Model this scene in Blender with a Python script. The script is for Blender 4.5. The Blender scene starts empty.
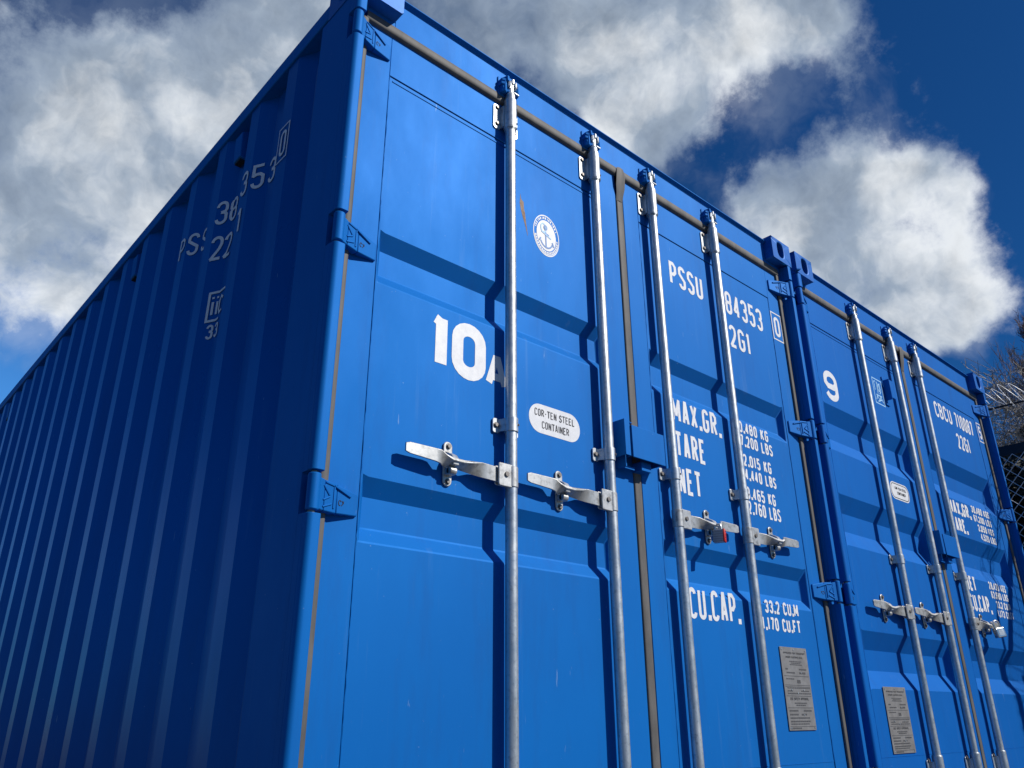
import bpy, bmesh, math, random
from mathutils import Vector, Matrix
random.seed(7)
S = bpy.context.scene
COL = S.collection
PI = math.pi

# ------------------------------------------------------------------ camera
cd = bpy.data.cameras.new('camera'); cam = bpy.data.objects.new('camera', cd); COL.objects.link(cam)
cd.sensor_width = 36; cd.lens = 36 * 795.5 / 1024; cd.clip_start = .05; cd.clip_end = 3000
R3 = Matrix(((0.74518467, -0.25508161, 0.6161438*-1), (-0.66685147, -0.28917971, -0.6867927), (-0.00298809, 0.92266379, -0.38559383)))
cam.matrix_world = Matrix.Translation((-0.8144, -1.5854, 0.4657)) @ R3.to_4x4()
S.camera = cam

# ------------------------------------------------------------------ light
SUN_AZ, SUN_EL = math.radians(31), math.radians(38)      # azimuth from -Y towards +X
sdir = Vector((math.sin(SUN_AZ) * math.cos(SUN_EL), -math.cos(SUN_AZ) * math.cos(SUN_EL), math.sin(SUN_EL)))
sl = bpy.data.lights.new('sun', 'SUN'); sun = bpy.data.objects.new('sun', sl); COL.objects.link(sun)
sl.energy = 4.3; sl.angle = math.radians(.53); sl.color = (1, .955, .89)
sun.rotation_mode = 'QUATERNION'; sun.rotation_quaternion = sdir.to_track_quat('Z', 'Y'); sun.location = sdir * 40

w = bpy.data.worlds.new('World'); S.world = w; w.use_nodes = True
nt = w.node_tree; nt.nodes.clear()
def N(t, **k):
    n = nt.nodes.new(t)
    for a, b in k.items(): setattr(n, a, b)
    return n
def L(a, b): nt.links.new(a, b)
def val(sock, v):
    if hasattr(v, 'links') or hasattr(v, 'is_output'): nt.links.new(v, sock)
    else: sock.default_value = v
def mth(op, a, b=0., c=None, clamp=False):
    n = nt.nodes.new('ShaderNodeMath'); n.operation = op; n.use_clamp = clamp
    val(n.inputs[0], a); val(n.inputs[1], b)
    if c is not None: val(n.inputs[2], c)
    return n.outputs[0]
def mixc(f, a, b, bt='MIX'):
    n = nt.nodes.new('ShaderNodeMix'); n.data_type = 'RGBA'; n.blend_type = bt
    val(n.inputs[0], f); val(n.inputs[6], a); val(n.inputs[7], b)
    return n.outputs[2]
sky = N('ShaderNodeTexSky', sky_type='NISHITA', sun_disc=False, sun_elevation=SUN_EL, sun_rotation=math.atan2(sdir.x, sdir.y),
        altitude=200, air_density=1.0, dust_density=.35, ozone_density=3.0)
tc = N('ShaderNodeTexCoord')
d0 = tc.outputs['Generated']
def noise(vec, scale, detail=8, rough=.55, off=(0, 0, 0)):
    m = N('ShaderNodeMapping'); m.inputs['Location'].default_value = off; L(vec, m.inputs[0])
    n = N('ShaderNodeTexNoise'); n.inputs['Scale'].default_value = scale; n.inputs['Detail'].default_value = detail
    n.inputs['Roughness'].default_value = rough; L(m.outputs[0], n.inputs[0]); return n
# warp the direction a little, then sum soft cloud masses that stand in fixed parts of the sky
wn = noise(d0, 3.2, 5, .6)
vm = N('ShaderNodeVectorMath', operation='SUBTRACT'); L(wn.outputs['Color'], vm.inputs[0]); vm.inputs[1].default_value = (.5, .5, .5)
vs = N('ShaderNodeVectorMath', operation='SCALE'); L(vm.outputs[0], vs.inputs[0]); vs.inputs['Scale'].default_value = .16
va = N('ShaderNodeVectorMath', operation='ADD'); L(d0, va.inputs[0]); L(vs.outputs[0], va.inputs[1])
dw = va.outputs[0]
BL = [(0.133,0.814,0.566,0.119),(0.244,0.711,0.660,0.123),(0.135,0.884,0.448,0.108),(0.238,0.797,0.555,0.103),(0.297,0.636,0.713,0.079),(0.075,0.852,0.519,0.084),
      (0.400,0.550,0.733,0.068),(0.510,0.483,0.711,0.093),(0.584,0.428,0.689,0.087),(0.639,0.329,0.696,0.089),(0.681,0.246,0.689,0.048),(0.601,0.476,0.642,0.053),
      (0.761,0.363,0.537,0.064),(0.792,0.281,0.542,0.062),(0.818,0.228,0.529,0.043),(0.842,0.272,0.465,0.074),(0.814,0.314,0.489,0.080),(0.868,0.252,0.427,0.044),
      (0.726,0.405,0.557,0.041),(0.870,0.290,0.398,0.030),
      # clouds in the rest of the sky, behind and beside the camera
      (-.60,-.35,.72,.13),(-.35,.55,.75,.15),(.95,-.25,.2,.12),(-.30,.93,.16,.12)]  # last blob: unseen low cloud added to brighten reflections on the side crests
tot = 0.
for (x, y, z, s) in BL:
    n = N('ShaderNodeVectorMath', operation='DISTANCE'); L(dw, n.inputs[0]); n.inputs[1].default_value = (x, y, z)
    g = mth('POWER', 2.718, mth('MULTIPLY', mth('MULTIPLY', n.outputs['Value'], n.outputs['Value']), -1. / (s * s * .95)))
    tot = mth('ADD', tot, g)
n1 = noise(d0, 6.5, 14, .66, (3, 1, 0)); n2 = noise(d0, 30, 10, .68, (1, 5, 2))
field = mth('ADD', mth('MINIMUM', tot, 1.15), mth('MULTIPLY', mth('SUBTRACT', n1.outputs['Fac'], .5), 2.3))
field = mth('ADD', field, mth('MULTIPLY', mth('SUBTRACT', n2.outputs['Fac'], .5), .30))
mr = N('ShaderNodeMapRange', interpolation_type='SMOOTHSTEP'); L(field, mr.inputs[0]); mr.inputs[1].default_value = .34; mr.inputs[2].default_value = 1.06
nw = noise(dw, 9, 9, .6, (4, 4, 1))
wf = mth('ADD', mth('MINIMUM', tot, .8), mth('MULTIPLY', mth('SUBTRACT', nw.outputs['Fac'], .5), 2.6))
mw = N('ShaderNodeMapRange', interpolation_type='SMOOTHSTEP'); L(wf, mw.inputs[0]); mw.inputs[1].default_value = .12; mw.inputs[2].default_value = .85
alpha = mth('MULTIPLY', mth('MAXIMUM', mr.outputs[0], mth('MULTIPLY', mw.outputs[0], .22)), .96)
n3 = noise(dw, 5.0, 7, .55, (7, 2, 4)); n4 = noise(dw, 16, 6, .55, (2, 2, 8))
br = mth('ADD', mth('MULTIPLY', n3.outputs['Fac'], .75), mth('MULTIPLY', n4.outputs['Fac'], .25))
cr = N('ShaderNodeValToRGB'); L(br, cr.inputs[0])
e = cr.color_ramp.elements; e[0].position = .36; e[0].color = (.16, .225, .34, 1); e[1].position = .62; e[1].color = (.86, .90, .94, 1)
e2 = cr.color_ramp.elements.new(.5); e2.color = (.36, .44, .55, 1)
# thick middles greyer, rims brighter
mr2 = N('ShaderNodeMapRange'); L(field, mr2.inputs[0]); mr2.inputs[1].default_value = .7; mr2.inputs[2].default_value = 1.6; mr2.inputs[3].default_value = 1.12; mr2.inputs[4].default_value = .72
cc = mixc(1., cr.outputs[0], mr2.outputs[0], 'MULTIPLY')
SKY_K = .05
hz = N('ShaderNodeVectorMath', operation='DISTANCE'); L(d0, hz.inputs[0]); hz.inputs[1].default_value = (.10, .97, .22)
hzf = N('ShaderNodeMapRange', interpolation_type='SMOOTHSTEP'); L(hz.outputs['Value'], hzf.inputs[0]); hzf.inputs[1].default_value = .40; hzf.inputs[2].default_value = .08
skc = mixc(1., sky.outputs[0], mixc(hzf.outputs[0], (.15, .68, 1.32, 1), (.85, 2.1, 3.2, 1)), 'MULTIPLY')
cloudc = mixc(1., cc, (1 / SKY_K,) * 3 + (1,), 'MULTIPLY')
fin = mixc(alpha, skc, cloudc)
bg = N('ShaderNodeBackground'); L(fin, bg.inputs[0]); bg.inputs[1].default_value = SKY_K
ow = N('ShaderNodeOutputWorld'); L(bg.outputs[0], ow.inputs[0])
w.cycles_visibility.camera = True

S.view_settings.view_transform = 'Standard'; S.view_settings.look = 'None'; S.view_settings.exposure = 0; S.view_settings.gamma = 1
S.render.engine = 'CYCLES'; S.cycles.max_bounces = 6

# ------------------------------------------------------------------ materials
def mat(name, base, rough=.5, metal=0., spec=.5, coat=0., build=None):
    m = bpy.data.materials.new(name); m.use_nodes = True
    b = m.node_tree.nodes['Principled BSDF']
    b.inputs['Base Color'].default_value = (*base, 1); b.inputs['Roughness'].default_value = rough
    b.inputs['Metallic'].default_value = metal; b.inputs['Specular IOR Level'].default_value = spec
    b.inputs['Coat Weight'].default_value = coat
    if build: build(m.node_tree, b)
    return m
def nz(t, scale, detail=4, rough=.5, stretch=(1, 1, 1), off=(0, 0, 0)):
    c = t.nodes.new('ShaderNodeTexCoord'); mp = t.nodes.new('ShaderNodeMapping'); mp.inputs['Scale'].default_value = stretch; mp.inputs['Location'].default_value = off
    g = t.nodes.new('ShaderNodeNewGeometry'); t.links.new(g.outputs['Position'], mp.inputs[0])
    n = t.nodes.new('ShaderNodeTexNoise'); n.inputs['Scale'].default_value = scale; n.inputs['Detail'].default_value = detail; n.inputs['Roughness'].default_value = rough
    t.links.new(mp.outputs[0], n.inputs[0]); return n.outputs['Fac']
def ramp(t, f, stops):
    r = t.nodes.new('ShaderNodeValToRGB'); t.links.new(f, r.inputs[0])
    els = r.color_ramp.elements
    els[0].position, els[0].color = stops[0][0], (*stops[0][1], 1); els[1].position, els[1].color = stops[-1][0], (*stops[-1][1], 1)
    for p, c in stops[1:-1]: q = els.new(p); q.color = (*c, 1)
    return r.outputs[0]
def mx(t, f, a, b, bt='MIX'):
    n = t.nodes.new('ShaderNodeMix'); n.data_type = 'RGBA'; n.blend_type = bt
    for s, v in ((n.inputs[0], f), (n.inputs[6], a), (n.inputs[7], b)):
        if hasattr(v, 'is_output'): t.links.new(v, s)
        else: s.default_value = v
    return n.outputs[2]
def bump(t, b, h, strength, dist):
    n = t.nodes.new('ShaderNodeBump'); n.inputs['Strength'].default_value = strength; n.inputs['Distance'].default_value = dist
    t.links.new(h, n.inputs['Height'])
    if b.inputs['Normal'].is_linked: t.links.new(b.inputs['Normal'].links[0].from_socket, n.inputs['Normal'])
    t.links.new(n.outputs[0], b.inputs['Normal'])

def blue_build(c1, c2):
    def f(t, b):
        a = nz(t, 1.3, 5, .6, (1, 1, .6))
        base = ramp(t, a, [(.3, c1), (.7, c2)])
        # faint chalky runs and specks
        st = nz(t, 30, 6, .7, (1, 1, .05), (3, 0, 0))
        base = mx(t, ramp(t, st, [(.60, (0, 0, 0)), (.80, (.16, .16, .16))]), base, (.20, .33, .52, 1))
        gr = nz(t, 9, 7, .7, (1, 1, .16), (0, 0, 6))
        base = mx(t, ramp(t, gr, [(.52, (0, 0, 0)), (.72, (.30, .30, .30))]), base, (.012, .075, .27, 1))
        sc_ = nz(t, 75, 3, .6, (1, 1, .10), (8, 1, 0))
        base = mx(t, ramp(t, sc_, [(.735, (0, 0, 0)), (.755, (.40, .40, .40))]), base, (.28, .40, .58, 1))
        rs_ = nz(t, 42, 6, .75, (1, 1, .5), (4, 4, 1))
        base = mx(t, ramp(t, rs_, [(.735, (0, 0, 0)), (.765, (.55, .55, .55))]), base, (.16, .10, .07, 1))
        sp = nz(t, 110, 2, .5)
        base = mx(t, ramp(t, sp, [(.76, (0, 0, 0)), (.80, (.35, .35, .35))]), base, (.30, .42, .60, 1))
        t.links.new(base, b.inputs['Base Color'])
        r = ramp(t, nz(t, 3.5, 5, .6, (1, 1, .5), (0, 9, 0)), [(.3, (.57, .57, .57)), (.7, (.67, .67, .67))])
        t.links.new(r, b.inputs['Roughness'])
        bump(t, b, nz(t, 2.2, 2, .4, (1, 1, 1), (5, 5, 5)), .35, .004)      # plate is never quite flat
        bump(t, b, nz(t, 260, 2, .5), .05, .0006)                           # orange peel
    return f
M = {}
M['blue'] = mat('blue_paint', (0, .11, .42), spec=.30, metal=.26, build=blue_build((.0, .120, .425), (.0, .144, .485)))
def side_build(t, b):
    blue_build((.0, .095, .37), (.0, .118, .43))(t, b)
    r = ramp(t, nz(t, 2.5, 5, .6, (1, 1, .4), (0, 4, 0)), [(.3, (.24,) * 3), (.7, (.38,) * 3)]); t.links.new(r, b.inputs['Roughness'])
M['blue_side'] = mat('blue_paint_side', (0, .11, .42), spec=.30, metal=.22, build=side_build)  # slightly darker base and smoother finish than the door paint
for _k in ('blue', 'blue_side'): M[_k].node_tree.nodes['Principled BSDF'].inputs['Specular Tint'].default_value = (.55, .80, 1, 1)
M['blue_b'] = mat('blue_paint_second', (0, .10, .40), spec=.22, metal=.22, build=blue_build((.0, .105, .41), (.0, .125, .46)))
M['blue_b'].node_tree.nodes['Principled BSDF'].inputs['Specular Tint'].default_value = (.5, .78, 1, 1)
def edge_build(t, b):
    a = nz(t, 40, 4, .6)
    base = ramp(t, a, [(.3, (.0, .10, .41)), (.72, (.01, .14, .47)), (.80, (.10, .22, .45))])
    t.links.new(base, b.inputs['Base Color'])
M['blue_cast'] = mat('blue_paint_castings', (0, .10, .4), .5, spec=.3, metal=.2, build=edge_build)
def galv(t, b):
    a = nz(t, 14, 5, .6, (1, 1, .35)); a2 = nz(t, 90, 3, .6)
    base = ramp(t, a, [(.3, (.47, .50, .51)), (.7, (.68, .70, .70))])
    base = mx(t, ramp(t, a2, [(.52, (0, 0, 0)), (.70, (.6, .6, .6))]), base, (.33, .35, .36, 1))
    base = mx(t, ramp(t, nz(t, 30, 6, .7, (1, 1, .12), (2, 2, 2)), [(.60, (0, 0, 0)), (.72, (.4, .4, .4))]), base, (.25, .25, .24, 1))
    t.links.new(base, b.inputs['Base Color'])
    t.links.new(ramp(t, nz(t, 25, 4, .6), [(.3, (.34,) * 3), (.7, (.52,) * 3)]), b.inputs['Roughness'])
    bump(t, b, a2, .15, .0008)
M['galv'] = mat('galvanised_steel', (.6, .62, .63), .42, .78, build=galv)
def worn(t, b):
    a = nz(t, 45, 5, .65)
    base = ramp(t, a, [(.30, (.26, .25, .235)), (.48, (.50, .50, .48)), (.72, (.62, .61, .59))])
    t.links.new(base, b.inputs['Base Color']); bump(t, b, a, .3, .001)
M['worn'] = mat('worn_zinc_handle', (.6, .6, .58), .46, .62, build=worn)
M['bolt'] = mat('dull_bolt', (.22, .20, .18), .5, .7)
def rub(t, b):
    a = nz(t, 18, 5, .65, (1, 1, .3))
    t.links.new(ramp(t, a, [(.3, (.078, .074, .069)), (.7, (.150, .141, .131))]), b.inputs['Base Color'])
M['rubber'] = mat('dusty_grey_rubber', (.12, .105, .09), .62, spec=.35, build=rub)
def wht(t, b):
    a = nz(t, 60, 4, .6)
    base = ramp(t, a, [(.3, (.68, .69, .71)), (.7, (.82, .82, .82))])
    t.links.new(mx(t, ramp(t, nz(t, 35, 6, .75, (1, 1, .35), (3, 3, 3)), [(.60, (0, 0, 0)), (.74, (.55, .55, .55))]), base, (.36, .43, .52, 1)), b.inputs['Base Color'])
M['white'] = mat('white_marking', (.8, .8, .8), .5, build=wht)
M['offwhite'] = mat('white_sticker', (.74, .75, .74), .4, build=wht)
M['ink'] = mat('black_ink', (.03, .03, .035), .5)
M['blueink'] = mat('blue_ink', (.04, .19, .50), .5)
M['lightblue'] = mat('light_blue_marking', (.34, .62, .90), .5)
def plate(t, b):
    a = nz(t, 30, 5, .6)
    t.links.new(ramp(t, a, [(.3, (.22, .21, .20)), (.7, (.31, .30, .29))]), b.inputs['Base Color'])
M['plate'] = mat('anodised_plate', (.27, .26, .25), .45, .3, build=plate)
M['plateink'] = mat('plate_engraving', (.07, .07, .075), .6)
M['dark'] = mat('dark_fill', (.012, .014, .02), .8)
def rust(t, b):
    a = nz(t, 90, 5, .7)
    t.links.new(ramp(t, a, [(.3, (.20, .10, .05)), (.7, (.36, .27, .20))]), b.inputs['Base Color'])
M['rust'] = mat('rusty_scuff', (.3, .2, .12), .8, build=rust)
M['red'] = mat('red_plastic', (.62, .03, .02), .4)
M['lockgrey'] = mat('grey_lock_body', (.34, .36, .40), .45, .4)
M['chrome'] = mat('polished_lock', (.72, .70, .64), .25, .85)
def grnd(t, b):
    a = nz(t, 2.5, 8, .7); c = nz(t, 60, 6, .7)
    base = ramp(t, a, [(.3, (.15, .145, .135)), (.7, (.26, .25, .235))])
    base = mx(t, ramp(t, c, [(.35, (.5, .5, .5)), (.7, (1.3, 1.3, 1.3))]), base, base, 'MULTIPLY')
    base = mx(t, .55, base, ramp(t, c, [(.3, (.08, .077, .07)), (.7, (.34, .33, .31))]))
    t.links.new(base, b.inputs['Base Color']); bump(t, b, c, .8, .02)
M['ground'] = mat('gravel', (.14, .13, .12), .9, build=grnd)
def bark(c1, c2, sc=25):
    def f(t, b):
        t.links.new(ramp(t, nz(t, sc, 4, .6), [(.3, c1), (.7, c2)]), b.inputs['Base Color'])
    return f
M['bark_red'] = mat('reddish_bare_twigs', (.1, .06, .05), .8, build=bark((.085, .052, .045), (.20, .13, .11), 3))
M['bark_dark'] = mat('dark_bark', (.03, .028, .03), .8, build=bark((.018, .017, .02), (.06, .055, .05), 5))
M['bark_pale'] = mat('pale_bark', (.3, .28, .25), .8, build=bark((.12, .11, .10), (.40, .37, .33), 4))
M['bark_bush'] = mat('grey_brown_brush', (.2, .18, .15), .8, build=bark((.10, .09, .08), (.46, .43, .39), 6))
M['leaf'] = mat('dark_evergreen', (.012, .022, .016), .7, build=bark((.005, .009, .009), (.022, .036, .024), 8))
M['post'] = mat('dark_fence_steel', (.015, .018, .024), .5)
M['wire'] = mat('zinc_wire', (.70, .71, .72), .5, .2)

# ------------------------------------------------------------------ mesh helpers
class MB:
    """collects shapes; build() links them as ONE mesh object"""
    def __init__(s): s.v = []; s.f = []
    def add(s, vs, fs):
        o = len(s.v); s.v += [tuple(p) for p in vs]; s.f += [tuple(i + o for i in f) for f in fs]
    def box(s, x0, x1, y0, y1, z0, z1):
        s.add([(x0,y0,z0),(x1,y0,z0),(x1,y1,z0),(x0,y1,z0),(x0,y0,z1),(x1,y0,z1),(x1,y1,z1),(x0,y1,z1)],
              [(0,3,2,1),(4,5,6,7),(0,1,5,4),(1,2,6,5),(2,3,7,6),(3,0,4,7)])
    def hexa(s, lo, hi):   # two quads (4 points each)
        s.add(lo + hi, [(0,3,2,1),(4,5,6,7),(0,1,5,4),(1,2,6,5),(2,3,7,6),(3,0,4,7)])
    def prism(s, prof, axis, a, b):      # closed 2-D profile extruded along axis
        def P(u, v, t): return {'x': (t, u, v), 'y': (u, t, v), 'z': (u, v, t)}[axis]
        n = len(prof); vs = [P(u, v, a) for u, v in prof] + [P(u, v, b) for u, v in prof]
        s.add(vs, [tuple(range(n))[::-1], tuple(range(n, 2 * n))] + [(i, (i + 1) % n, n + (i + 1) % n, n + i) for i in range(n)])
    def cyl(s, p, q, r, n=20, r2=None, cap=True):
        p, q = Vector(p), Vector(q); r2 = r if r2 is None else r2
        d = (q - p).normalized(); u = d.orthogonal().normalized(); w_ = d.cross(u)
        vs = [tuple(p + (u * math.cos(2*PI*i/n) + w_ * math.sin(2*PI*i/n)) * r) for i in range(n)] + [tuple(q + (u * math.cos(2*PI*i/n) + w_ * math.sin(2*PI*i/n)) * r2) for i in range(n)]
        fs = [(i, (i+1) % n, n + (i+1) % n, n + i) for i in range(n)]
        if cap: fs += [tuple(range(n))[::-1], tuple(range(n, 2*n))]
        s.add(vs, fs)
    def tube(s, pts, rs, n=6, cap=False):
        pts = [Vector(p) for p in pts]; o = len(s.v); k = len(pts); u = None
        for i, p in enumerate(pts):
            d = (pts[min(i+1, k-1)] - pts[max(i-1, 0)]).normalized()
            u = d.orthogonal().normalized() if u is None else (u - d * u.dot(d)).normalized()
            w_ = d.cross(u); r = rs[i] if isinstance(rs, (list, tuple)) else rs
            s.v += [tuple(p + (u * math.cos(2*PI*j/n) + w_ * math.sin(2*PI*j/n)) * r) for j in range(n)]
        for i in range(k-1):
            for j in range(n): s.f.append((o+i*n+j, o+i*n+(j+1) % n, o+(i+1)*n+(j+1) % n, o+(i+1)*n+j))
        if cap: s.f += [tuple(o+j for j in range(n))[::-1], tuple(o+(k-1)*n+j for j in range(n))]
    def grid(s, P):        # P[row][col]
        r, c = len(P), len(P[0])
        s.add([p for row in P for p in row], [(i*c+j, i*c+j+1, (i+1)*c+j+1, (i+1)*c+j) for i in range(r-1) for j in range(c-1)])
    def build(s, name, m, parent=None, smooth=35, bevel=0, seg=2, recalc=True, xf=None):
        me = bpy.data.meshes.new(name); me.from_pydata([xf(p) for p in s.v] if xf else s.v, [], s.f)
        if recalc:
            bm = bmesh.new(); bm.from_mesh(me); bmesh.ops.recalc_face_normals(bm, faces=bm.faces); bm.to_mesh(me); bm.free()
        me.materials.append(m)
        if smooth:
            for p in me.polygons: p.use_smooth = True
            me.set_sharp_from_angle(angle=math.radians(smooth))
        ob = bpy.data.objects.new(name, me); COL.objects.link(ob)
        if parent: ob.parent = parent
        if bevel:
            b = ob.modifiers.new('bevel', 'BEVEL'); b.width = bevel; b.segments = seg; b.limit_method = 'ANGLE'; b.angle_limit = math.radians(35)
        return ob
def empty(name, loc, label, cat, group=None):
    o = bpy.data.objects.new(name, None); COL.objects.link(o); o.location = loc; o['label'] = label; o['category'] = cat
    if group: o['group'] = group
    return o
def ell(cx, cz, rx, rz, a0=0, a1=360, n=24):
    return [(cx + rx * math.cos(math.radians(a0 + (a1 - a0) * i / n)), cz + rz * math.sin(math.radians(a0 + (a1 - a0) * i / n))) for i in range(n + 1)]

# --------------------------- stroke lettering (condensed container capitals)
def glyph(c, w, h):
    rx_ = w / 2; r = min(w / 2, h * .27); A = lambda cx, cy, a0, a1: ell(rx_, cy, rx_, r, a0, a1, 10)
    if c in '0OQ': return [A(r, h-r, 0, 180) + A(r, r, 180, 360) + [(w, h-r)]]
    if c == 'D': return [[(0,0),(0,h),(w*.45,h),(w*.85,h*.93),(w,h*.8),(w,h*.2),(w*.85,h*.07),(w*.45,0),(0,0)]]
    if c == '1': return [[(w*.05,h*.84),(w*.5,h),(w*.5,0)]]
    if c == '2': return [A(r, h-r, 180, 0) + [(w,h*.66),(w*.8,h*.45),(0,0),(w,0)]]
    if c == '3': return [A(r, h-r, 180, 0) + [(w,h*.64),(w*.85,h*.55),(w*.4,h*.52)], [(w*.4,h*.52),(w*.85,h*.49),(w,h*.4)] + A(r, r, 0, -180)]
    if c == '4': return [[(w*.74,0),(w*.74,h),(0,h*.25),(w*1.05,h*.25)]]
    if c == '5': return [[(w,h),(w*.05,h),(w*.02,h*.53),(w*.3,h*.6),(w*.7,h*.6),(w,h*.5)] + A(r, r, 0, -180)]
    if c == '6': return [A(r, h-r, 20, 180) + A(r, r, 180, 360) + [(w,h*.45),(w*.8,h*.56),(w*.3,h*.56),(0,h*.45)]]
    if c == '9': return [A(r, r, 200, 360) + A(r, h-r, 0, 180) + [(0,h*.60),(w*.2,h*.47),(w*.75,h*.47),(w,h*.58)]]
    if c == '7': return [[(0,h),(w,h),(w*.4,0)]]
    if c == '8': return [A(r, h-r, 0, 180) + [(0,h*.6),(w*.15,h*.52),(w*.85,h*.52),(w,h*.6),(w,h-r)], A(r, r, 180, 360) + [(w,h*.42),(w*.85,h*.52),(w*.15,h*.52),(0,h*.42),(0,r)]]
    if c == 'A': return [[(0,0),(w*.42,h),(w*.58,h),(w,0)], [(w*.17,h*.28),(w*.83,h*.28)]]
    if c == 'B': return [[(0,0),(0,h),(w*.6,h),(w*.95,h*.88),(w*.95,h*.64),(w*.6,h*.53),(w,h*.42),(w,h*.12),(w*.6,0),(0,0)], [(0,h*.53),(w*.6,h*.53)]]
    if c == 'C': return [A(r, h-r, 0, 180) + A(r, r, 180, 360)]
    if c == 'E': return [[(w,h),(0,h),(0,0),(w,0)], [(0,h*.53),(w*.8,h*.53)]]
    if c == 'F': return [[(w,h),(0,h),(0,0)], [(0,h*.52),(w*.8,h*.52)]]
    if c == 'G': return [A(r, h-r, 0, 180) + A(r, r, 180, 360) + [(w,h*.48),(w*.55,h*.48)]]
    if c == 'I': return [[(w*.5,0),(w*.5,h)]]
    if c == 'K': return [[(0,0),(0,h)], [(w,h),(w*.05,h*.42)], [(w*.3,h*.55),(w,0)]]
    if c == 'L': return [[(0,h),(0,0),(w,0)]]
    if c == 'M': return [[(0,0),(0,h),(w*.5,h*.25),(w,h),(w,0)]]
    if c == 'N': return [[(0,0),(0,h),(w,0),(w,h)]]
    if c == 'P': return [[(0,0),(0,h),(w*.6,h),(w,h*.86),(w,h*.6),(w*.6,h*.46),(0,h*.46)]]
    if c == 'R': return [[(0,0),(0,h),(w*.6,h),(w,h*.86),(w,h*.62),(w*.6,h*.5),(0,h*.5)], [(w*.5,h*.5),(w,0)]]
    if c == 'S': return [A(r, h-r, 0, 180) + [(0,h*.66),(w,h*.36)] + A(r, r, 0, -180)]
    if c == 'T': return [[(-w*.16,h),(w*1.16,h)], [(w*.5,h),(w*.5,0)]]
    if c == 'U': return [[(0,h)] + A(r, r, 180, 360) + [(w,h)]]
    if c == 'V': return [[(0,h),(w*.5,0),(w,h)]]
    if c == 'X': return [[(0,0),(w,h)], [(0,h),(w,0)]]
    if c == 'Y': return [[(0,h),(w*.5,h*.5),(w,h)], [(w*.5,h*.5),(w*.5,0)]]
    if c == '-': return [[(w*.1,h*.5),(w*.9,h*.5)]]
    return []
def stroke_quads(pl, t, sub=None):
    """polyline -> list of rows [(left, right)] with mitred offsets, optional subdivision length"""

    if sub:
        q = [pl[0]]
        for a, b in zip(pl, pl[1:]):
            k = max(1, int(math.hypot(b[0]-a[0], b[1]-a[1]) / sub))
            q += [(a[0] + (b[0]-a[0]) * i / k, a[1] + (b[1]-a[1]) * i / k) for i in range(1, k + 1)]
        pl = q
    pl = [p for i, p in enumerate(pl) if i == 0 or math.hypot(p[0]-pl[i-1][0], p[1]-pl[i-1][1]) > 1e-5]
    rows = []; n = len(pl); closed = math.hypot(pl[0][0]-pl[-1][0], pl[0][1]-pl[-1][1]) < 1e-5
    for i, p in enumerate(pl):
        a = pl[i-1] if i else (pl[-2] if closed else None); b = pl[i+1] if i < n-1 else (pl[1] if closed else None)
        d1 = Vector((p[0]-a[0], p[1]-a[1])).normalized() if a else None; d2 = Vector((b[0]-p[0], b[1]-p[1])).normalized() if b else None
        d1 = d1 or d2; d2 = d2 or d1
        nrm = Vector((-(d1+d2)[1], (d1+d2)[0]))
        if nrm.length < 1e-4: nrm = Vector((-d1[1], d1[0]))
        nrm.normalize(); k = min(1.7, 1 / max(.3, nrm.dot(Vector((-d1[1], d1[0])))))
        e = Vector((0, 0))
        o = nrm * t * .5 * k
        rows.append(((p[0]+o[0], p[1]+o[1]), (p[0]-o[0], p[1]-o[1])))
    return rows
def pieces(pl, t):
    """cut a polyline at its sharp corners and give the cut ends a short square overlap"""
    out = []; cur = [pl[0]]
    for i in range(1, len(pl) - 1):
        a = Vector((pl[i][0]-pl[i-1][0], pl[i][1]-pl[i-1][1])); b = Vector((pl[i+1][0]-pl[i][0], pl[i+1][1]-pl[i][1]))
        if a.length < 1e-6: continue
        cur.append(pl[i])
        if b.length > 1e-6 and a.normalized().dot(b.normalized()) < -.17:
            e = a.normalized() * t * .30; cur[-1] = (pl[i][0] + e[0]*.6, pl[i][1] + e[1]*.6); out.append(cur)
            f = b.normalized() * t * .30; cur = [(pl[i][0] - f[0]*.6, pl[i][1] - f[1]*.6)]
    cur.append(pl[-1]); out.append(cur)
    return out
def text_shapes(txt, x0, x1, z0, z1, t, gap=.27, widths=None):
    """rows of every stroke of a line of text that fills the box exactly"""
    wd = {'.': .28, ' ': .55, 'I': .3, '1': .62, 'M': 1.25, '-': .7, "'": .3}
    ws = [wd.get(c, 1.) for c in txt]; tot = sum(ws) + gap * (len(txt) - 1); k = (x1 - x0) / tot
    out = []; x = x0; h = z1 - z0 - t
    for c, q in zip(txt, ws):
        wc = q * k - t
        if c == '.': out.append([((x, z0 + t * 1.25), (x, z0)), ((x + t * 1.25, z0 + t * 1.25), (x + t * 1.25, z0))])
        elif c != ' ':
            for pl in [q_ for g_ in glyph(c, max(wc, .001), h) for q_ in pieces(g_, t)]:
                out.append(stroke_quads([(x + t/2 + a, z0 + t/2 + b) for a, b in pl], t))
        x += (q + gap) * k
    return out
def decal(mb, rows_list, y):
    for j, rows in enumerate(rows_list):
        yy = y - .00009 * (j % 7)
        mb.grid([[(a[0], yy - .000012 * i, a[1]) for a in r] for i, r in enumerate(rows)])
def text(mb, txt, x0, x1, z0, z1, t, y, **k): decal(mb, text_shapes(txt, x0, x1, z0, z1, t, **k), y)
def fan(mb, pts, y):
    n = len(pts); mb.add([(x, y, z) for x, z in pts], [tuple(range(n))])
def rrect(cx, cz, w_, h, r, n=6):
    p = []
    for sx, sz, a in ((1, 1, 0), (-1, 1, 90), (-1, -1, 180), (1, -1, 270)):
        p += ell(cx + sx * (w_/2 - r), cz + sz * (h/2 - r), r, r, a, a + 90, n)
    return p
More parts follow.
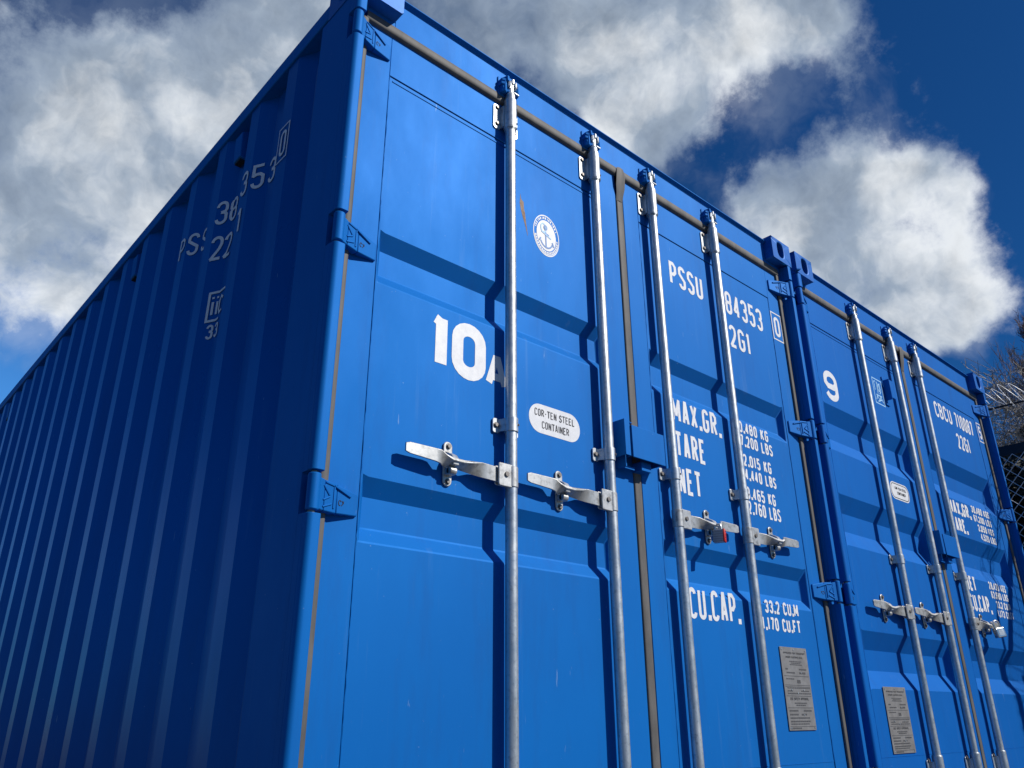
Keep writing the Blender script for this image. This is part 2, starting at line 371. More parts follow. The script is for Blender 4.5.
def holed_face(mb, P, u0, u1, v0, v1, cu, cv, ru, rv, depth_dir, depth):
    """rectangular face with an oval hole that runs in by depth. P(u,v,d)->xyz"""
    angs = sorted([math.atan2(v - cv, u - cu) for u in (u0, u1) for v in (v0, v1)] + [2*PI*i/28 - PI for i in range(28)])
    inner, outer = [], []
    for a in angs:
        c, s_ = math.cos(a), math.sin(a)
        k = 1 / (abs(c / ru) ** 3 + abs(s_ / rv) ** 3) ** (1/3.); inner.append((cu + c * k, cv + s_ * k))
        ts = [((u1 if c > 0 else u0) - cu) / c if abs(c) > 1e-6 else 9, ((v1 if s_ > 0 else v0) - cv) / s_ if abs(s_) > 1e-6 else 9]
        q = min(ts); outer.append((cu + c * q, cv + s_ * q))
    n = len(angs); vs = [P(*p, 0) for p in outer] + [P(*p, 0) for p in inner] + [P(*p, depth) for p in inner]
    fs = [(i, (i+1) % n, n+(i+1) % n, n+i) for i in range(n)] + [(n+i, n+(i+1) % n, 2*n+(i+1) % n, 2*n+i) for i in range(n)]
    mb.add(vs, fs)
    return [P(*p, depth * .98) for p in inner]

# ------------------------------------------------------------------ container
W, H, LEN = 2.438, 2.591, 6.058
YD = .0578          # outer face of the door panels
YB = YD - .030      # axis of the locking bars
YH = .045           # face of the header
TX, TY, TR = .0205, .014, .0168    # hinge-side tube of the corner posts
DOOR_Z0, DOOR_Z1 = .165, 2.428
ZSH = .0225

def casting(root, x0, mirror, y0, y1, z0, front=-1, lab=None):
    """hollow corner casting, 162 wide, 178 deep, 118 tall; oval holes on end, side and top"""
    b = MB(); dk = MB()
    wx, wz = .162, .118; fl = lambda x: (W - x) if mirror else x
    yo, yi = (y0, y1)
    top = z0 > 1
    H1 = holed_face(b, lambda u, v, d: (fl(u), yo + (d if yi > yo else -d), z0 + v), 0, wx, 0, wz, .087, .064, .027, .040, 1, .03)
    H2 = holed_face(b, lambda u, v, d: (fl(0 + d), yo + (u if yi > yo else -u), z0 + v), 0, .178, 0, wz, .089, .062, .026, .036, 1, .018)
    zt = z0 + (wz if top else 0)
    H3 = holed_face(b, lambda u, v, d: (fl(u), yo + (v if yi > yo else -v), zt - (d if top else -d)), 0, wx, 0, .178, .08, .089, .032, .058, 1, .025)
    zb = z0 if top else z0 + wz
    Y = lambda v: yo + (v if yi > yo else -v)
    b.add([(fl(0), Y(0), zb), (fl(wx), Y(0), zb), (fl(wx), Y(.178), zb), (fl(0), Y(.178), zb)], [(0, 1, 2, 3)])
    b.add([(fl(wx), Y(0), z0), (fl(wx), Y(.178), z0), (fl(wx), Y(.178), z0+wz), (fl(wx), Y(0), z0+wz)], [(0, 1, 2, 3)])
    b.add([(fl(0), Y(.178), z0), (fl(wx), Y(.178), z0), (fl(wx), Y(.178), z0+wz), (fl(0), Y(.178), z0+wz)], [(0, 1, 2, 3)])
    ob = b.build('corner_casting', M['blue_cast'], root, smooth=40, recalc=False)
    bm = bmesh.new(); bm.from_mesh(ob.data); bmesh.ops.remove_doubles(bm, verts=bm.verts, dist=.0002); bmesh.ops.recalc_face_normals(bm, faces=bm.faces); bm.to_mesh(ob.data); bm.free()
    bv = ob.modifiers.new('bevel', 'BEVEL'); bv.width = .006; bv.segments = 3; bv.limit_method = 'ANGLE'; bv.angle_limit = math.radians(50)
    for hh in (H1, H2, H3): dk.add(hh, [tuple(range(len(hh)))])
    dk.build('casting_shade_cap', M['dark'], ob, smooth=0)  # near-black caps paint in the shade inside the casting holes
    return ob

def corr_x(y, y0, pit, dep=.036):
    """corrugation: distance the sheet stands in from the outer crest at depth y"""
    u = ((y - y0) / pit + .5) % 1.0 - .5; a = abs(u) * pit
    c, s_ = .036, .068
    if a < c: return 0.
    if a < c + s_: return dep * (a - c) / s_
    return dep

def hinge_z(): return [.232, .936, 1.640, 2.350]

def post(root, mirror, bm_):
    fl = (lambda p: (W - p[0], p[1], p[2])) if mirror else (lambda p: p)
    z0, z1 = .118, H - .118
    b = MB()
    # channel body; the front lip is notched at every hinge so that the pin and barrel can turn
    zs = [z0] + [q for h in hinge_z() for q in (h - .050, h + .048)] + [z1]
    for k in range(len(zs) - 1):
        a, c = zs[k], zs[k+1]
        if k % 2 == 0: b.prism([(.003, .024), (.010, .018), (.034, .024), (.040, .046), (.040, .0475), (.003, .0475)], 'z', a, min(c, z1))
    b.prism([(.003, .048), (.040, .048), (.046, .060), (.046, .215), (.003, .215)], 'z', z0, z1)
    b.box(.046, .070, .072, .20, z0, z1)
    ob = b.build('corner_post', bm_, root, xf=fl)
    b = MB()
    for k in range(0, len(zs) - 1, 2):
        a, c = zs[k], zs[k+1]
        if c > a: 
            pr = [(.0375, .032), (.0375, .007)] + [(.0325 + .005 * math.cos(math.radians(-g)), .007 - .005 * math.sin(math.radians(g))) for g in (20, 45, 70, 90)] + \
                 [(.0190 - .0155 * math.sin(math.radians(g)), .0175 - .0155 * math.cos(math.radians(g))) for g in range(0, 91, 9)] + [(.0035, .032)]
            b.prism(pr, 'z', a + .001, min(c, z1) - .0005)
    b.build('post_edge', bm_, ob, bevel=.0012, xf=fl, smooth=25)
    return ob

def hinge(par, mirror, z, bm_):
    fl = (lambda p: (W - p[0], p[1], p[2])) if mirror else (lambda p: p)
    b = MB(); h0, h1 = z - .0435, z + .0425
    b.cyl((TX - .001, TY + .003, h0), (TX - .001, TY + .003, h1), .0150, 24)
    # cast blade: thick at the barrel, thin at the door edge, corner cut off
    def sec(x, y0, y1, za, zb): return [(x, y0, za), (x, y1, za), (x, y1, zb), (x, y0, zb)]
    S_ = [sec(.024, .008, .034, h0 + .004, h1 - .006), sec(.050, .020, .053, h0 + .004, h1 - .008), sec(.090, .034, .056, h0 + .006, h1 - .010), sec(.156, .050, .0575, h0 + .012, h1 - .022)]
    for p, q in zip(S_, S_[1:]): b.hexa(p, q)
    ob = b.build('hinge', bm_, par, bevel=.003, xf=fl)
    r = MB()   # raised foundry ribs
    def yy(x): return .020 + (x - .05) * .35 if x < .09 else .034 + (x - .09) * .242
    def rib(p, q, t=.0042, hgt=.0024):
        (x0, z0), (x1, z1) = p, q; d = Vector((x1 - x0, z1 - z0)).normalized() * t / 2; nx, nz_ = -d[1], d[0]
        lo = [(x0+nx, yy(x0)-.0002, z0+nz_), (x1+nx, yy(x1)-.0002, z1+nz_), (x1-nx, yy(x1)-.0002, z1-nz_), (x0-nx, yy(x0)-.0002, z0-nz_)]
        r.hexa([(a, b_ + .002, c) for a, b_, c in lo], [(a, b_ - hgt, c) for a, b_, c in lo])
    rib((.046, z + .020), (.068, z - .002)); rib((.068, z - .002), (.046, z - .014)); rib((.046, z - .030), (.074, z - .018))
    rib((.052, z + .028), (.080, z + .026)); rib((.080, z + .026), (.080, z - .028), .004)
    rib((.080, z + .026), (.132, z + .010), .005, .004)
    r.build('foundry_rib', bm_, ob, bevel=.001, xf=fl)
    t_ = MB(); o = [stroke_quads([(a[0], a[1]) for a in pl], .002) for pl in [ell(.100, z - .010, .004, .006, 30, 300, 8), [(.106, z - .016), (.112, z - .004)], [(.106, z - .004), (.112, z - .010)]]]
    for rows in o: t_.grid([[(a[0], yy(a[0]) - .0008, a[1]) for a in rr] for rr in rows])
    t_.build('casting_mark', M['dark'], ob, smooth=0, xf=fl)
    pn = MB(); pn.cyl((TX - .001, TY + .004, h0 - .006), (TX - .001, TY + .004, h1 + .005), .0085, 12)
    pn.build('hinge_pin', M['bolt'], ob, xf=fl)
    return ob

def door(root, xl, xr, recs, bm_, left, dep):
    """door leaf: flat frame members round a pressed panel; recs = (top, upper slope, floor, lower slope)"""
    b = MB()
    st = .095 if left else .092                      # stile widths
    px0 = xl + (.0935 if left else .090); px1 = xr - (.098 if left else .0915)
    pz0, pz1 = .309 - .004, 2.268
    yf = YD - .0012
    # frame faces
    b.box(xl, px0 - .002, yf, YD + .045, DOOR_Z0, DOOR_Z1); b.box(px1 + .002, xr, yf, YD + .045, DOOR_Z0, DOOR_Z1)
    b.box(px0 - .002, px1 + .002, yf, YD + .045, pz1 + .002, DOOR_Z1); b.box(px0 - .002, px1 + .002, yf, YD + .045, DOOR_Z0, .200)
    ob = b.build('door', bm_, root, bevel=.0015, seg=1)
    # pressed panel
    p = MB(); e0, e1 = .016, dep * .62
    xs = [px0 + .0015, px0 + .006, px0 + .006 + e0, px1 - .012 - e1, px1 - .012, px1 - .0015]; f = [0, 0, 1, 1, 0, 0]
    nx = 22; X = []; F = []
    for i in range(len(xs) - 1):
        k = nx if i == 2 else 1
        for j in range(k): X.append(xs[i] + (xs[i+1] - xs[i]) * j / k); F.append(f[i] + (f[i+1] - f[i]) * j / k)
    X.append(xs[-1]); F.append(0)
    Z = [.200, pz0]; D = [0, 0]; cur = pz0
    for (t, a, fl_, c) in sorted(recs):
        zb = t - a - fl_ - c
        k = max(2, int((zb - cur) / .06))
        for j in range(1, k + 1): Z.append(cur + (zb - cur) * j / k); D.append(0)
        Z += [zb + c, zb + c + fl_, t]; D += [dep, dep, 0]; cur = t
    for j in range(1, 9): Z.append(cur + (pz1 - .0015 - cur) * j / 8); D.append(0)
    rnd = random.Random(3 if left else 5)
    nc = len(X); vs = [(x, YD + .0008 + D[i] * F[j], z) for i, z in enumerate(Z) for j, x in enumerate(X)]; fs = []
    for i in range(len(Z) - 1):
        for j in range(nc - 1):
            a, b_, c_, d_ = i*nc+j, i*nc+j+1, (i+1)*nc+j+1, (i+1)*nc+j
            q = [vs[k][1] - YD - .0008 > 1e-5 for k in (a, b_, c_, d_)]
            if sum(q) == 1:       # corner of a pressing: fold runs from the outer to the inner corner
                if q[0] or q[2]: fs += [(a, b_, c_), (a, c_, d_)]
                else: fs += [(a, b_, d_), (b_, c_, d_)]
            else: fs.append((a, b_, c_, d_))
    p.add(vs, fs)
    pn = p.build('door_panel', bm_, ob, smooth=20, bevel=.003, seg=2)
    # weld beads where the panel meets the frame
    wb = MB()
    def bead(a, b_, n):
        pts = []
        for i in range(n + 1):
            q = [a[k] + (b_[k] - a[k]) * i / n for k in range(2)]
            j = rnd.uniform(-.0011, .0011)
            pts.append((q[0] + (j if abs(b_[0]-a[0]) < .1 else 0), YD - .0002, q[1] + (j if abs(b_[0]-a[0]) > .1 else 0)))
        wb.tube(pts, [rnd.uniform(.0010, .0021) for _ in pts], 6)
    bead((px0 - .0005, .31), (px0 - .0005, pz1), 90); bead((px1 + .0005, .31), (px1 + .0005, pz1), 90)
    wb.build('weld_bead', bm_, ob, smooth=60)
    g = MB(); g.box(px0 - .002, px1 + .002, YD + .004, YD + .006, pz1 - .003, pz1 + .003)
    g.box(px0, px1, YD - .0004, YD + .001, .3065, .3085)
    g.build('seam', M['dark'] if 0 else bm_, ob, smooth=0)
    if left:
        s_ = MB(); s_.box(px0 + .01, px1 - .01, YD - .0012, YD + .0003, pz1 - .016, pz1 - .011); s_.build('seam_strip', bm_, ob, bevel=.0008)
    return ob

def gaskets(dl, dr):
    b = MB()
    def strip(p, q, half, y, th=.010, nrm='v'):     # convex rubber lip
        k = 8
        rows = []
        for i in range(k + 1):
            a = PI * i / k; o = -half * math.cos(a); d = -th * max(0., math.sin(a)) ** .45
            if nrm == 'v': rows.append([(p[0] + o, y + d, p[1]), (q[0] + o, y + d, q[1])])
            else: rows.append([(p[0], y + d, p[1] - o), (q[0], y + d, q[1] - o)])
        b.grid(rows)
    strip((.0590, DOOR_Z0), (.0590, 2.425), .0115, .050, .008); strip((.062, 2.4430), (1.219, 2.4430), .0200, .0575, .0150, 'h')
    b.build('door_gasket', M['rubber'], dl, smooth=60)
    b = MB()
    strip((W-.0650, DOOR_Z0), (W-.0650, 2.425), .0135, .054, .008); strip((1.2195, 2.4430), (W-.062, 2.4430), .0200, .0575, .0150, 'h')
    strip((1.2225, DOOR_Z0), (1.2225, 2.33), .0185, .060, .007)
    # flattened upper end of the overlapping lip
    rows = []
    for (z, h_, y) in ((2.31, .0185, .052), (2.345, .021, .046), (2.375, .026, .041), (2.43, .026, .0345), (2.458, .022, .0365)):
        rows.append([(1.2225 - h_, y + .004, z), (1.2225 - h_ * .4, y - .001, z), (1.2225 + h_ * .4, y, z), (1.2225 + h_, y + .006, z)])
    b.grid(rows)
    b.build('door_gasket', M['rubber'], dr, smooth=60)

def bolt(par, x, y, z, r=.006, h=.005, name='bolt'):
    mb = MB(); mb.cyl((x, y, z), (x, y - h, z), r, 6); mb.cyl((x, y, z), (x, y - h * .3, z), r * 1.35, 14); return mb.build(name, M['bolt'], par)

def locking_bar(root, x, hz, side, brz, bm_, padlocked=False):
    """side = -1: the handle lies to the left of the bar, +1 to the right"""
    b = MB(); b.cyl((x, YB, .20), (x, YB, 2.452), .0172, 32); b.cyl((x, YB, 2.452), (x, YB, 2.462), .0172, 32, .0125); b.cyl((x, YB, 2.462), (x, YB, 2.500), .0125, 24)
    ob = b.build('locking_bar', M['galv'], root)
    # long bearing sleeves at top and bottom with bolted flanges
    for (za, zb) in ((2.306, 2.428), (.205, .302)):
        s_ = MB(); s_.cyl((x, YB, za), (x, YB, zb), .0222, 32); s_.cyl((x, YB, za - .004), (x, YB, za), .0195, 32); s_.cyl((x, YB, zb), (x, YB, zb + .003), .0205, 32)
        s_.cyl((x, YB, za + .004), (x, YB, za + .008), .0232, 32)
        for sx in (-1, 1):
            zc, hh, ww = (za + zb) / 2 - .008, (zb - za) * .84, .030
            pr = rrect(x + sx * .039, zc, ww, hh, .009); s_.prism(pr, 'y', YD - .006, YD - .0015)
            s_.box(x + sx * .0222 - .004, x + sx * .0222 + .004, YB + .006, YD - .004, zc - hh * .42, zc + hh * .42)
        o2 = s_.build('bearing_sleeve', M['galv'], ob, bevel=.001)
        q = MB()
        for sx in (-1, 1):
            for dz in (.030, -.038): bolt(ob, x + sx * .040, YD - .006, (za + zb) / 2 + dz, .0062, .006)
        for dz in (.028, -.034):
            q = MB(); q.cyl((x + .0155, YB - .0125, (za+zb)/2 + dz), (x + .019, YB - .0155, (za+zb)/2 + dz), .0035, 8); q.build('grease_nipple', M['bolt'], ob)
    # short guide strap
    s_ = MB(); s_.cyl((x, YB, brz - .021), (x, YB, brz + .021), .0205, 32)
    for sx in (-1, 1):
        s_.prism(rrect(x + sx * .036, brz - .001, .026, .044, .007), 'y', YD - .006, YD - .0015)
        s_.prism([(x + sx * .016, YB - .006), (x + sx * .030, YD - .007), (x + sx * .030, YD - .003), (x + sx * .014, YB + .004)], 'z', brz - .019, brz + .019)
    o2 = s_.build('guide_bracket', M['galv'], ob, bevel=.001)
    q = MB()
    for sx in (-1, 1): bolt(ob, x + sx * .038, YD - .006, brz, .0062, .006)
    q.cyl((x + .011, YB - .016, brz), (x + .013, YB - .020, brz), .0035, 8)
    q.build('grease_nipple', M['bolt'], ob)
    # cam on the bar end and its painted keeper on the header
    c = MB()
    zc = 2.487
    c.prism([(x - .013, YB - .012), (x + .013, YB - .012), (x + .016, YB + .004), (x + .006, YB + .014), (x - .010, YB + .012)], 'z', zc - .010, zc + .014)
    c.prism([(x + .008, YB - .020), (x + .018, YB - .017), (x + .020, YB + .010), (x + .010, YB + .010)], 'z', zc - .004, zc + .022)
    c.prism([(x - .020, YB - .012), (x - .010, YB - .018), (x - .006, YB + .006), (x - .014, YB + .006)], 'z', zc - .006, zc + .018)
    c.prism([(x - .004, YB - .018), (x + .004, YB - .018), (x + .004, YB), (x - .004, YB)], 'z', zc + .010, zc + .030)
    c.box(x + .010, x + .034, YB - .010, YB - .004, zc - .020, zc - .014)
    c.build('cam', M['galv'], ob, bevel=.002)
    k = MB()
    k.prism([(x - .040, YH + .001), (x - .040, YB + .002), (x - .030, YB - .012), (x - .019, YB - .006), (x - .019, YH + .001)], 'z', zc - .034, zc + .022)
    k.prism([(x - .034, YB + .008), (x - .026, YB - .018), (x - .016, YB - .016), (x - .016, YB + .008)], 'z', zc + .012, zc + .034)
    k.prism([(x + .022, YH + .001), (x + .022, YB - .004), (x + .030, YB - .012), (x + .042, YB + .004), (x + .042, YH + .001)], 'z', zc - .014, zc + .012)
    k.prism([(x + .020, YH + .001), (x + .020, YB - .010), (x + .034, YB - .006), (x + .034, YH + .001)], 'z', zc + .018, zc + .034)
    for q in range(4):
        a = math.radians(150 + q * 38); px_, pz_ = x - .012 + .026 * math.cos(a), zc + .004 + .026 * math.sin(a)
        k.prism([(px_ - .007, YH), (px_ - .008, YB - .004), (px_ + .004, YB - .010), (px_ + .007, YH)], 'z', pz_ - .006, pz_ + .006)
    k.cyl((x - .012, YH, zc + .004), (x - .012, YB - .004, zc + .004), .023, 14)
    k.box(x - .046, x + .046, YH - .005, YH + .001, zc - .038, zc + .038)
    k.prism([(x - .016, YH), (x - .012, YB + .012), (x + .014, YB + .012), (x + .016, YH)], 'z', zc + .022, zc + .036)
    k.build('cam_keeper', bm_, ob, bevel=.0025)
    # hub welded to the bar
    yh0 = YB - .0020
    h = MB(); xa, xb = sorted((x + side * .000, x + side * .052))
    h.prism(rrect((xa + xb) / 2 + side * .004, hz, xb - xa + .004, .066, .006), 'y', yh0 - .0125, yh0 - .0065)
    h.prism(rrect((xa + xb) / 2 + side * .006, hz, xb - xa - .004, .056, .006), 'y', yh0 + .0065, yh0 + .0115)
    h.cyl((x, YB, hz - .030), (x, YB, hz + .030), .0195, 24)
    o2 = h.build('handle_hub', M['worn'], ob, bevel=.002)
    q = MB(); q.cyl((x + side * .030, yh0 - .0125, hz + .002), (x + side * .030, yh0 - .0170, hz + .002), .0075, 16); 
    q.build('pivot_bolt', M['bolt'], o2, bevel=.001)
    # handle: flat bar with a quarter twist through the catch
    hd = MB(); secs = []
    P = [(.030, 0, .042, .008, 0, 0), (.058, 0, .042, .008, 0, 0), (.092, 3, .042, .009, .001, 0), (.115, 16, .040, .010, .002, 0), (.145, 46, .036, .010, .002, 0), (.180, 68, .034, .010, .002, .000), (.218, 68, .034, .010, .002, -.001),
         (.236, 44, .034, .010, .004, -.001), (.250, 8, .036, .009, .011, -.001), (.266, 0, .035, .008, .0125, -.001), (.348, 0, .030, .007, .015, 0), (.360, 0, .022, .006, .015, 0)]
    for (d_, an, hh, th, dz, dy) in P:
        a = math.radians(an); ca, sa = math.cos(a), math.sin(a)
        pts = []
        for (u, v) in ((-1, -1), (1, -1), (1, 1), (-1, 1)):
            vv, uu = v * hh / 2, u * th / 2
            pts.append((x + side * d_, yh0 + .001 + dy + uu * ca - vv * sa, hz + dz + uu * sa + vv * ca))
        secs.append(pts)
    hd.grid([s + [s[0]] for s in secs]); hd.add(secs[0], [(0, 1, 2, 3)]); hd.add(secs[-1], [(0, 1, 2, 3)])
    o3 = hd.build('handle', M['worn'], ob, smooth=50, bevel=.002)
    # catch on the door
    cx = x + side * .206; ct = MB()
    ct.prism(rrect(cx, hz + .006, .030, .124, .0145, 8), 'y', YD - .0055, YD - .0012)
    ct.prism([(YD - .004, hz + .040), (YD - .004, hz + .024), (YD - .034, hz + .006), (YD - .036, hz - .006), (YD - .043, hz - .006), (YD - .044, hz + .010), (YD - .034, hz + .024)], 'x', cx - .010, cx + .010)
    ct.cyl((cx - .011, YD - .024, hz - .018), (cx + .011, YD - .024, hz - .018), .011, 16); ct.box(cx - .011, cx + .011, YD - .026, YD - .003, hz - .028, hz - .008)
    o4 = ct.build('handle_catch', M['worn'], ob, bevel=.0025)
    bolt(ob, cx + .001, YD - .0055, hz + .055, .0062, .006); bolt(ob, cx + .001, YD - .0055, hz - .043, .0062, .006)
    return ob

def data_plate(par, x0, x1, z0, z1, seed):
    b = MB(); b.prism(rrect((x0+x1)/2, (z0+z1)/2, x1-x0, z1-z0, .002), 'y', YD - .0035, YD - .001); p = b.build('data_plate', M['plate'], par, bevel=.0005)
    p['label'] = 'grey engraved approval plate riveted to the door'
    t = MB(); w_, h = x1 - x0, z1 - z0; y = YD - .0041; rnd = random.Random(seed)
    text(t, 'APPROVED FOR TRANSPORT', x0 + w_*.10, x1 - w_*.08, z1 - h*.085, z1 - h*.060, .0016, y)
    text(t, 'UNDER CUSTOMS SEAL', x0 + w_*.18, x1 - w_*.18, z1 - h*.135, z1 - h*.110, .0016, y)
    text(t, 'CSC SAFETY APPROVAL', x0 + w_*.16, x1 - w_*.16, z1 - h*.645, z1 - h*.612, .0018, y)
    def line(fz, fa=.04, fb=.96, th=.0008): t.add([(x0+w_*fa, y, z1-h*fz-th), (x0+w_*fb, y, z1-h*fz-th), (x0+w_*fb, y, z1-h*fz+th), (x0+w_*fa, y, z1-h*fz+th)], [(0,1,2,3)])
    for f_ in (.355, .465, .485, .595, .735, .955): line(f_)
    def words(fz, fa, fb, hh=.006):
        x = x0 + w_ * fa
        while x < x0 + w_ * fb:
            l = rnd.uniform(.004, .014); t.add([(x, y, z1-h*fz-hh/2), (min(x+l, x0+w_*fb), y, z1-h*fz-hh/2), (min(x+l, x0+w_*fb), y, z1-h*fz+hh/2), (x, y, z1-h*fz+hh/2)], [(0,1,2,3)]); x += l + .0025
    for a in [(.175,.3,.75,.003), (.195,.35,.7,.003), (.215,.3,.75,.003), (.27,.12,.22,.005), (.27,.62,.9,.005), (.315,.15,.45,.005), (.315,.62,.85,.007), (.39,.1,.4,.004), (.42,.5,.62,.012), (.50,.1,.95,.003),
              (.535,.1,.3,.004), (.535,.6,.9,.004), (.565,.1,.95,.004), (.68,.3,.75,.004), (.705,.35,.7,.004), (.77,.08,.4,.005), (.77,.6,.9,.005), (.815,.08,.4,.005), (.815,.5,.7,.006), (.855,.08,.8,.005), (.895,.08,.8,.005), (.925,.08,.75,.004), (.975,.08,.45,.005)]: words(*a)
    t.build('engraving', M['plateink'], p, smooth=0)
    for fx, fz in ((.5, .03), (.68, .31), (.25, .52), (.7, .52), (.47, .56), (.6, .82), (.06, .03), (.94, .03), (.06, .97), (.94, .97)):
        r = MB(); r.cyl((x0+w_*fx, YD-.0035, z1-h*fz), (x0+w_*fx, YD-.0055, z1-h*fz), .0030, 10); r.build('rivet', M['galv'], par)

def lock_box(root, x0, x1, z0, z1, bm_):
    b = MB(); yf = -.004; t = .004
    b.box(x0, x0 + t, yf + .002, YD - .001, z0, z1 + .012)                       # side cheek on the left leaf
    b.box(x0 + t, x0 + .052, yf + .010, YD - .001, z1 + .008, z1 + .012)         # small roof of it
    b.box(x0, x0 + .026, yf, yf + t, z0, z1 + .012)
    b.build('lock_box', bm_, root, bevel=.0015)
    c = MB(); xa = x0 + .034
    c.box(xa, x1, yf - .002, yf + .002, z0 - .002, z1 - .003)                    # front plate carried by the right leaf
    c.box(xa, x1, yf + .002, YD - .006, z1 - .008, z1 - .004); c.box(x1 - .004, x1, yf + .002, YD - .002, z0 + .002, z1 - .008)
    c.box(xa, xa + .004, yf + .002, .03, z0 + .002, z1 - .008)
    c.prism(rrect(x1 + .004, z1 - .030, .016, .030, .006), 'y', YD - .012, YD - .002)
    c.build('lock_box_cover', bm_, root, bevel=.002)
    s_ = MB(); s_.box(x0 + .020, x0 + .026, .016, YD - .001, z0 - .032, z0 + .010); s_.box(x0 + .026, x0 + .075, .026, .030, z0 - .034, z0 - .024)
    s_.box(x0 + .10, x0 + .15, .016, YD - .001, z0 - .030, z0); s_.build('lock_hasp', bm_, root, bevel=.001)

